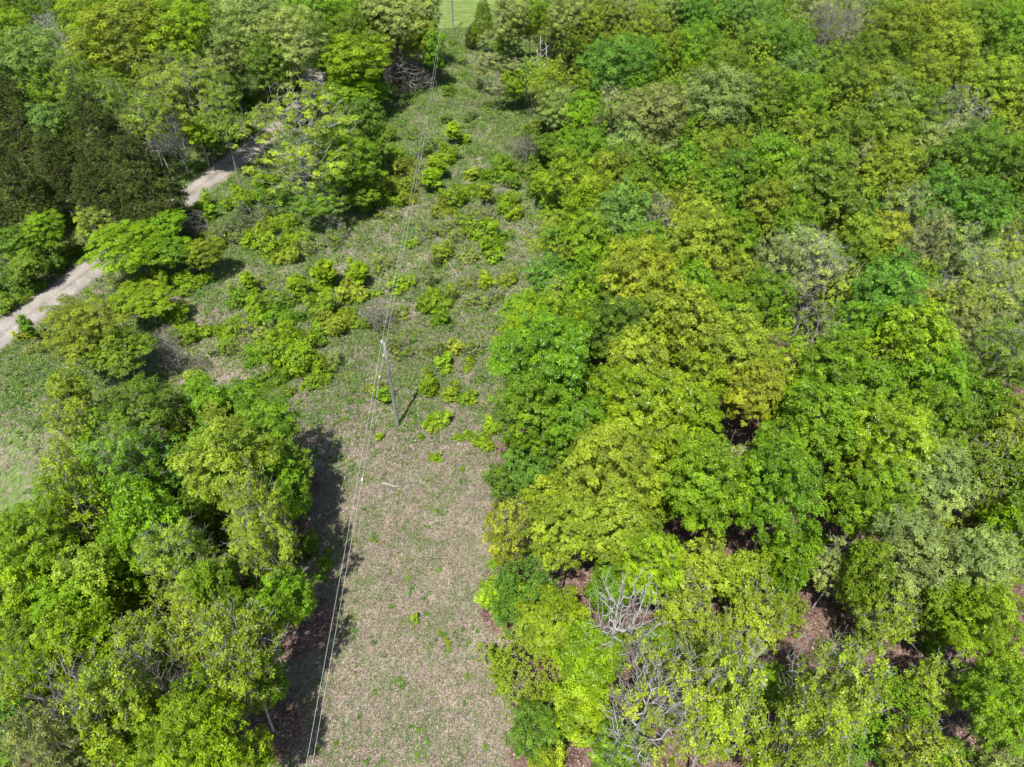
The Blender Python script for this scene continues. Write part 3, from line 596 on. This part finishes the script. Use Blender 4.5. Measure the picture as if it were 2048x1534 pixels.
# ---- gravel road, a raised bed with soft shoulders
def road():
    P = road_c; d = np.concatenate([[0], np.cumsum(np.linalg.norm(np.diff(P, axis=0), axis=1))]); s = np.arange(0, d[-1], .8)
    # smooth resample
    X = np.interp(s, d, P[:, 0]); Y = np.interp(s, d, P[:, 1])
    for _ in range(6):
        X[1:-1] = (X[:-2] + 2 * X[1:-1] + X[2:]) / 4; Y[1:-1] = (Y[:-2] + 2 * Y[1:-1] + Y[2:]) / 4
    tx = np.gradient(X); ty = np.gradient(Y); l = np.hypot(tx, ty); nx_, ny_ = ty / l, -tx / l
    off = np.array([-2.2, -1.75, -1.2, -.65, 0, .65, 1.2, 1.75, 2.2]); zz = np.array([-.06, .08, .07, .10, .13, .10, .07, .08, -.06])
    rg = np.random.default_rng(3); e = np.convolve(rg.normal(0, .5, len(s) + 8), np.ones(5) / 5, 'same')[:len(s)]; e2 = np.convolve(rg.normal(0, .5, len(s) + 8), np.ones(5) / 5, 'same')[:len(s)]
    O = np.tile(off, (len(s), 1)) * np.interp(Y, [55, 75, 95], [1.1, .95, .9])[:, None]; O[:, 0] += e - .1; O[:, 1] += e * .6; O[:, -1] += e2; O[:, -2] += e2 * .6
    VX = X[:, None] + nx_[:, None] * O; VY = Y[:, None] + ny_[:, None] * O; VZ = gz(VX, VY) + zz[None, :] + .03
    V = np.stack([VX, VY, VZ], -1).reshape(-1, 3); k = len(off)
    i, j = np.meshgrid(np.arange(k - 1), np.arange(len(s) - 1)); b = (j * k + i).ravel()
    return V, np.stack([b, b + k, b + k + 1, b + 1], -1), np.tile(np.array([.0, .35, 1, .9, .35, .9, 1, .35, .0]), len(s))
def gravel():
    m, t, N, L = nm('gravel'); out = nd(t, 'ShaderNodeOutputMaterial'); p = nd(t, 'ShaderNodeBsdfPrincipled'); p.inputs['Roughness'].default_value = .95
    tc = nd(t, 'ShaderNodeTexCoord'); n = nd(t, 'ShaderNodeTexNoise'); n.inputs['Scale'].default_value = 6; n.inputs['Detail'].default_value = 8; n.inputs['Roughness'].default_value = .75
    L.new(tc.outputs['Object'], n.inputs[0]); r = nd(t, 'ShaderNodeValToRGB'); e = r.color_ramp.elements
    e[0].position = .3; e[0].color = (.17, .145, .12, 1); e[1].position = .68; e[1].color = (.40, .36, .32, 1); L.new(n.outputs[0], r.inputs[0])
    n2 = nd(t, 'ShaderNodeTexNoise'); n2.inputs['Scale'].default_value = .5; n2.inputs['Detail'].default_value = 5; L.new(tc.outputs['Object'], n2.inputs[0])
    mr = nd(t, 'ShaderNodeMapRange'); mr.inputs['From Min'].default_value = .35; mr.inputs['From Max'].default_value = .65; mr.inputs['To Min'].default_value = .82; mr.inputs['To Max'].default_value = 1.12; L.new(n2.outputs[0], mr.inputs[0])
    h = nd(t, 'ShaderNodeHueSaturation'); L.new(r.outputs[0], h.inputs['Color']); L.new(mr.outputs[0], h.inputs['Value'])
    at_r = nd(t, 'ShaderNodeAttribute', attribute_name='rut'); ad = nd(t, 'ShaderNodeMath', operation='ADD'); L.new(at_r.outputs['Fac'], ad.inputs[0]); L.new(n2.outputs[0], ad.inputs[1])
    rr_ = nd(t, 'ShaderNodeMapRange'); rr_.inputs['From Min'].default_value = .6; rr_.inputs['From Max'].default_value = 1.3; L.new(ad.outputs[0], rr_.inputs[0])
    gx = nd(t, 'ShaderNodeMix', data_type='RGBA'); L.new(rr_.outputs[0], gx.inputs['Factor']); gd = nd(t, 'ShaderNodeMix', data_type='RGBA', blend_type='MULTIPLY'); gd.inputs['Factor'].default_value = 1; gd.inputs['B'].default_value = (.62, .60, .50, 1); L.new(h.outputs[0], gd.inputs['A'])
    L.new(gd.outputs['Result'], gx.inputs['A']); L.new(h.outputs[0], gx.inputs['B'])
    L.new(gx.outputs['Result'], p.inputs['Base Color']); b = nd(t, 'ShaderNodeBump'); b.inputs['Distance'].default_value = .04; L.new(n.outputs[0], b.inputs['Height']); L.new(b.outputs[0], p.inputs['Normal'])
    L.new(p.outputs[0], out.inputs[0]); return m
V, Fq, rut = road(); rm = mesh_np('gravel_road', V, Fq, gravel(), smooth=True); a_ = rm.attributes.new('rut', 'FLOAT', 'POINT'); a_.data.foreach_set('value', rut.astype(np.float32)); tag(link('gravel_road', rm), kind='structure')

# ------------------------------------------------------------------ ground cover (stuff)
def in_open(X, Y): return ((forest_amt(X, Y) < .55) | (Y > 46)) & (road_dist(X, Y) > 2.2) & (Y < 149)
def blades(rng, X, Y, n_b, ln, wd, cols, spread=.09, up=(.25, 1.0), lie=1.0):
    """n_b blades per tuft; cols (k,3) base colour per tuft"""
    k = len(X); c = np.repeat(np.stack([X, Y, gz(X, Y)], 1), n_b, 0); m = k * n_b
    c[:, :2] += rng.normal(0, spread, (m, 2)); c[:, 2] += .01
    an = rng.uniform(0, 2 * np.pi, m); d = unit(np.stack([np.cos(an) * lie, np.sin(an) * lie, rng.uniform(*up, m)], 1))
    L_ = ln * rng.uniform(.5, 1.4, m)[:, None]; side = np.stack([-np.sin(an), np.cos(an), np.zeros(m)], 1) * (wd * rng.uniform(.6, 1.4, m))[:, None]
    mid = c + d * L_ * .55 + np.array([0, 0, 1]) * L_ * .1
    V = np.stack([c, mid + side * .5, c + d * L_ - np.array([0, 0, 1]) * L_ * .08, mid - side * .5], 1).reshape(-1, 3)
    cc = np.repeat(cols, n_b, 0) * rng.uniform(.65, 1.4, (m, 1))
    return V, np.arange(len(V)).reshape(-1, 4), cc
def scatter(name, label, cat, groups):
    Vs, Fs, Cs, off = [], [], [], 0
    for V, F_, C_ in groups: Vs.append(V); Fs.append(F_ + off); Cs.append(C_); off += len(V)
    V = np.concatenate(Vs); F_ = np.concatenate(Fs); C_ = np.concatenate(Cs)
    tag(link(name, mesh_np(name, V, F_, TUFT, {'cr': C_[:, 0], 'cg': C_[:, 1], 'cb': C_[:, 2]})), label, cat, kind='stuff')
rg = np.random.default_rng(5)
def open_pts(n, x0, x1, y0, y1, dens=None):
    X = rg.uniform(x0, x1, n); Y = rg.uniform(y0, y1, n); m = in_open(X, Y)
    X, Y = X[m], Y[m]
    px, py, d = project(X, Y, 0); m = (px > -100) & (px < 2150) & (py > -40) & (py < 1640)
    X, Y = X[m], Y[m]
    if dens is not None:
        m = rg.random(len(X)) < dens(X, Y); X, Y = X[m], Y[m]
    return X, Y
def patch(X, Y, s, o=0):      # smooth pseudo noise 0..1
    return .5 + .25 * (np.sin(X * s + 1.3 + o + 1.7 * np.sin(Y * s * .7 + o)) + np.sin(Y * s * 1.1 + 2.1 * np.sin(X * s * .8 + o * 2)))
def pick(k, cols, wts):
    return np.array(cols)[rg.choice(len(cols), k, p=np.array(wts) / sum(wts))]
DRY = [(.42, .325, .27), (.30, .225, .18), (.52, .42, .37), (.13, .10, .08), (.35, .295, .25)]
GRN = [(.10, .19, .03), (.15, .25, .04), (.21, .30, .055), (.08, .14, .04)]
g_ = []
X, Y = open_pts(110000, -24, 6, 12, 62); g_.append(blades(rg, X, Y, 3, .17, .028, pick(len(X), DRY, [3, 3, 2, 3, 2]), up=(.05, .5)))
X, Y = open_pts(90000, -60, 12, 40, 150); g_.append(blades(rg, X, Y, 3, .32, .045, pick(len(X), DRY, [3, 3, 1, 3, 3]), .15, up=(.1, 1.0)))
scatter('dry_grass', 'matted tan dry grass and leaf litter over the clearing', 'grass', g_)
g_ = []
X, Y = open_pts(110000, -24, 6, 12, 62, lambda a, b: .5 + .5 * (patch(a, b, .9) > .55) * patch(a, b, 2.3, 1)); g_.append(blades(rg, X, Y, 4, .17, .028, pick(len(X), GRN, [3, 3, 1, 4]), up=(.3, 1.4)))
X, Y = open_pts(170000, -62, 12, 45, 165, lambda a, b: np.clip(green_amt(a, b) - .1, .1, 1) * (.35 + .9 * patch(a, b, .8, 2))); g_.append(blades(rg, X, Y, 5, .42, .06, pick(len(X), GRN, [3, 4, 2, 3]), .18, up=(.3, 1.3)))
scatter('grass', 'short green spring grass growing through the dry litter', 'grass', g_)
# leaf litter under the near trees
def litter():
    n = 90000; X = rg.uniform(-36, 40, n); Y = rg.uniform(12, 62, n); f = forest_amt(X, Y); m = (f > .2) & (rg.random(n) < np.interp(Y, [15, 60], [1, .4])); X, Y = X[m], Y[m]
    return blades(rg, X, Y, 2, .15, .10, pick(len(X), [(.30, .19, .145), (.20, .125, .095), (.40, .29, .24), (.12, .08, .06)], [4, 3, 2, 2]), .12, up=(.0, .4))
scatter('leaf_litter', 'reddish brown fallen leaves on the forest floor', 'leaf litter', [litter()])
# weeds: little low leafy plants, nobody could count
X, Y = open_pts(22000, -58, 12, 12, 140, lambda a, b: .05 + .75 * np.clip((b - 40) / 8, 0, 1) * patch(a, b, .5, 3) + .25 * (patch(a, b, .7, 5) > .75))
n = len(X); c = np.repeat(np.stack([X, Y, gz(X, Y) + .1], 1), 5, 0); wh = np.repeat(rg.uniform(0, 1, n) ** 2 * np.interp(Y, [38, 55], [.1, .9]), 5); sz = np.repeat(rg.uniform(.08, .34, n) * np.interp(Y, [20, 60], [.7, 1.5]), 5)
c = c + rg.normal(0, 1, c.shape) * sz[:, None] * np.array([1, 1, .4]); c[:, 2] += wh * rg.uniform(0, 1, len(c)); c[:, 2] = np.maximum(c[:, 2], gz(c[:, 0], c[:, 1]) + .04)
V, F_, tt = rosettes(rg, c, np.array([0, 0, 1.]) + rg.normal(0, .3, c.shape), np.full(len(c), .5), 6, .15, .08)
cc = np.repeat(pick(n, [(.13, .24, .012), (.08, .2, .01), (.2, .25, .02), (.09, .17, .03)], [3, 3, 1, 2]), 30, 0) * rg.uniform(.7, 1.3, (len(F_), 1))
scatter('weeds', 'small bright green weeds dotted over the clearing', 'weeds', [(V, F_, cc)])

# ------------------------------------------------------------------ utility poles, wires
WOOD = plain('weathered_wood', (.25, .245, .235), .85, noise=.35, scale=5); WHITE = plain('porcelain', (.75, .74, .70), .3); STEEL = plain('galvanised_steel', (.42, .43, .44), .45, .6, noise=.1)
ALU = plain('aluminium_wire', (.54, .53, .51), .6, 0.0); YEL = plain('yellow_plastic', (.75, .60, .04), .5)
def lathe(prof, sides=14, loc=(0, 0, 0), rot=None):
    a = np.arange(sides) / sides * 2 * np.pi; V = []
    for r, z in prof: V.append(np.stack([r * np.cos(a), r * np.sin(a), np.full(sides, z)], 1))
    V = np.concatenate(V); i, j = np.meshgrid(np.arange(sides), np.arange(len(prof) - 1)); i = i.ravel(); j = j.ravel(); k = (i + 1) % sides
    F_ = np.stack([j * sides + i, j * sides + k, (j + 1) * sides + k, (j + 1) * sides + i], -1)
    if rot is not None: V = V @ np.array(rot.to_3x3()).T
    return V + np.array(loc), F_
PX, PH = -10.95, 10.5
P1 = at(796, 852, 0); P2 = at(907, 63, 0); POLES = [(P1[0], P1[1]), (P2[0], P2[1])]
def pole(x, y, label):
    r = link('utility_pole', None); r.location = (x, y, gz(x, y)); tag(r, label, 'utility pole', 'utility poles of the power line')
    V, F_ = lathe([(.17, -.3), (.162, 1), (.148, 4), (.132, 7), (.115, PH - .02), (.09, PH), (.001, PH + .02)]); link('pole_shaft', mesh_np('pole_shaft', V, F_, WOOD, smooth=True), r)
    V, F_ = join([lathe([(.001, PH - .35), (.03, PH - .35), (.03, PH + .1), (.001, PH + .1)], 8, (-.17, 0, 0)), lathe([(.001, -.2), (.02, -.2), (.02, .2), (.001, .2)], 8, (-.1, 0, PH - .25), Matrix.Rotation(math.pi / 2, 4, 'Y'))]); link('insulator_pin', mesh_np('insulator_pin', V, F_, STEEL), r)
    V, F_ = lathe([(.001, 0), (.07, 0), (.09, .04), (.06, .07), (.10, .10), (.10, .14), (.05, .17), (.075, .2), (.06, .26), (.001, .28)], 12, (-.17, 0, PH + .02)); link('insulator', mesh_np('insulator', V, F_, WHITE, smooth=True), r)
    V, F_ = join([lathe([(.001, 0), (.05, 0), (.07, .05), (.05, .08), (.07, .12), (.001, .16)], 10, (-.24, 0, PH - 1.42)), lathe([(.001, -.1), (.025, -.1), (.025, .12), (.001, .12)], 8, (-.16, 0, PH - 1.36), Matrix.Rotation(math.pi / 2, 4, 'Y'))]); link('neutral_bracket', mesh_np('neutral_bracket', V, F_, WHITE, smooth=True), r)
    V, F_ = lathe([(.012, 0), (.012, PH - 1.6)], 5, (-.02, -.17, .0)); link('ground_wire', mesh_np('ground_wire', V, F_, STEEL), r)
    return r
pole(*POLES[0], 'grey wooden utility pole standing in the middle of the clearing'); pole(*POLES[1], 'distant grey utility pole by the green field at the top')
def wire(name, h, xo, label):
    ends = [(PX + .0, P1[1] - 102), POLES[0], POLES[1], (P2[0] + (P2[0] - P1[0]), P2[1] + 102)]
    pts = []
    for (ax, ay), (bx, by) in zip(ends[:-1], ends[1:]):
        for k in range(40):
            f = k / 40; x = ax + (bx - ax) * f; y = ay + (by - ay) * f
            za = gz(ax, ay); zb = gz(bx, by); pts.append((x + xo, y, za + (zb - za) * f + h - 1.5 * 4 * f * (1 - f)))
    pts = np.array(pts); V, F_ = tubes(pts[:-1], pts[1:], np.full(len(pts) - 1, .009), np.full(len(pts) - 1, .009), 6)
    tag(link(name, mesh_np(name, V, F_, ALU, smooth=True)), label, 'wire', 'overhead wires'); return pts
wp = wire('overhead_wire', PH + .27, -.17, 'upper overhead wire strung across the tops of the utility poles')
wn = wire('overhead_wire', PH - 1.3, -.24, 'lower overhead wire fixed to the sides of the utility poles')
def clamp(y, label):
    k = int(np.argmin(np.abs(wn[:, 1] - y))); V, F_ = lathe([(.001, -.16), (.05, -.14), (.06, 0), (.05, .14), (.001, .16)], 10, tuple(wn[k]), Matrix.Rotation(math.pi / 2, 4, 'X'))
    tag(link('wire_clamp', mesh_np('wire_clamp', V, F_, WHITE, smooth=True)), label, 'clamp', 'wire clamps')
clamp(P1[1] - 3.6, 'white clamp on the lower wire nearest the near utility pole'); clamp(P1[1] - 13, 'white clamp on the lower wire above the fallen log')
g0 = np.array([P2[0], P2[1], PH - 1.5]); ga = at(957, 40, 0); g1 = np.array([ga[0], ga[1], 0.0]); gr = link('guy_wire', None); gr.location = tuple(g1)
tag(gr, 'guy wire with yellow guard anchored right of the distant utility pole', 'guy wire')
V, F_ = tubes(np.array([[0, 0, 0.]]), np.array([g0 - g1]), np.array([.012]), np.array([.012]), 5); link('cable', mesh_np('cable', V, F_, STEEL), gr)
q = unit(g0 - g1); V, F_ = tubes(np.array([q * .2]), np.array([q * 2.6]), np.array([.06]), np.array([.06]), 8); link('guard', mesh_np('guard', V, F_, YEL, smooth=True), gr)

# fallen log
lx, ly, _ = at(782, 972, 0); rg2 = np.random.default_rng(4)
f = np.linspace(0, 1, 9); L_ = np.stack([(f - .5) * 1.75, -(f - .5) * .35 + .06 * np.sin(f * 7), .09 + .02 * np.sin(f * 5)], 1); rr = np.interp(f, [0, .2, 1], [.05, .085, .04])
V, F_ = join([tubes(L_[:-1], L_[1:], rr[:-1], rr[1:], 9), tubes(np.array([L_[6]]), np.array([L_[6] + [.3, .22, .05]]), np.array([.03]), np.array([.01]), 5)])
tag(link('fallen_log', mesh_np('fallen_log', V, F_, plain('bleached_wood', (.36, .31, .26), .8, noise=.3, scale=6), smooth=True), loc=(lx, ly, gz(lx, ly))), 'bleached fallen log lying on the dry grass left of centre', 'log')

# ------------------------------------------------------------------ labels
ORD = ['first', 'second', 'third', 'fourth', 'fifth', 'sixth', 'seventh', 'eighth', 'ninth', 'tenth', 'eleventh', 'twelfth', 'thirteenth', 'fourteenth', 'fifteenth', 'sixteenth', 'seventeenth', 'eighteenth', 'nineteenth', 'twentieth']
BANDS = [(50, 'along the top edge'), (110, 'at the white snag'), (170, 'just below the white snag'), (235, 'beyond the road bend'), (300, 'at the road bend'), (360, 'level with white dead limbs'), (430, 'by the shaded road'),
         (500, 'by the fallen tree'), (560, 'by the cedar feet'), (620, 'by the sunny road'), (690, 'at near pole top'), (760, 'at near pole shaft'), (840, 'at near pole foot'), (920, 'beyond the fallen log'),
         (1000, 'beside the fallen log'), (1080, 'below the fallen log'), (1170, 'a quarter up from bottom'), (1270, 'a fifth up from bottom'), (1380, 'a tenth up from bottom'), (1e9, 'at the bottom edge')]
def line_x(y): return np.interp(y, [0, 690, 1534], [900, 775, 620])
groups = {}
for root, i in THINGS:
    if i['fixed']:
        tag(root, i['fixed'][1], i['fixed'][2]); continue
    if i['fam'] == 'N': tag(root, 'tall white dead snag with broken limbs at the clearing edge', 'dead tree'); continue
    if i['fam'] == 'K': tag(root, 'dead brown cedar with drooping bare branches left of the clearing', 'dead tree'); continue
    b = next(n for lim, n in BANDS if i['py'] < lim); side = 'left' if i['px'] < line_x(i['py']) else 'right'
    groups.setdefault((b, side, 'shrub' if i['role'] == 'shrub' else 'tree'), []).append((root, i))
for (b, side, kind), lst in groups.items():
    lst.sort(key=lambda q: abs(q[1]['px'] - line_x(q[1]['py'])))
    for k, (root, i) in enumerate(lst):
        cw = PAL[i['col']][1]
        if kind == 'tree':
            noun = {'C': 'cedar', 'X': 'tree'}.get(i['fam'], 'tree'); out_ = i['px'] < 0 or i['px'] > 2048 or i['py'] < 0 or i['py'] > 1534
            n = ORD[k] if k < 20 else 'outermost'
            lab = f"{cw} {noun}, {n} from clearing in {side} woods, {b}"
            cat = {'C': 'cedar'}.get(i['fam'], 'tree'); g = f"trees of the {side} woods"
        else:
            noun = 'sapling' if i['fam'] == 'T' else 'shrub'; n = ORD[k] if k < 20 else 'outermost'
            lab = f"{cw} {noun}, {n} bush {side} of power line, {b}"; cat = noun; g = 'bushes of the clearing'
        tag(root, lab, cat, g)
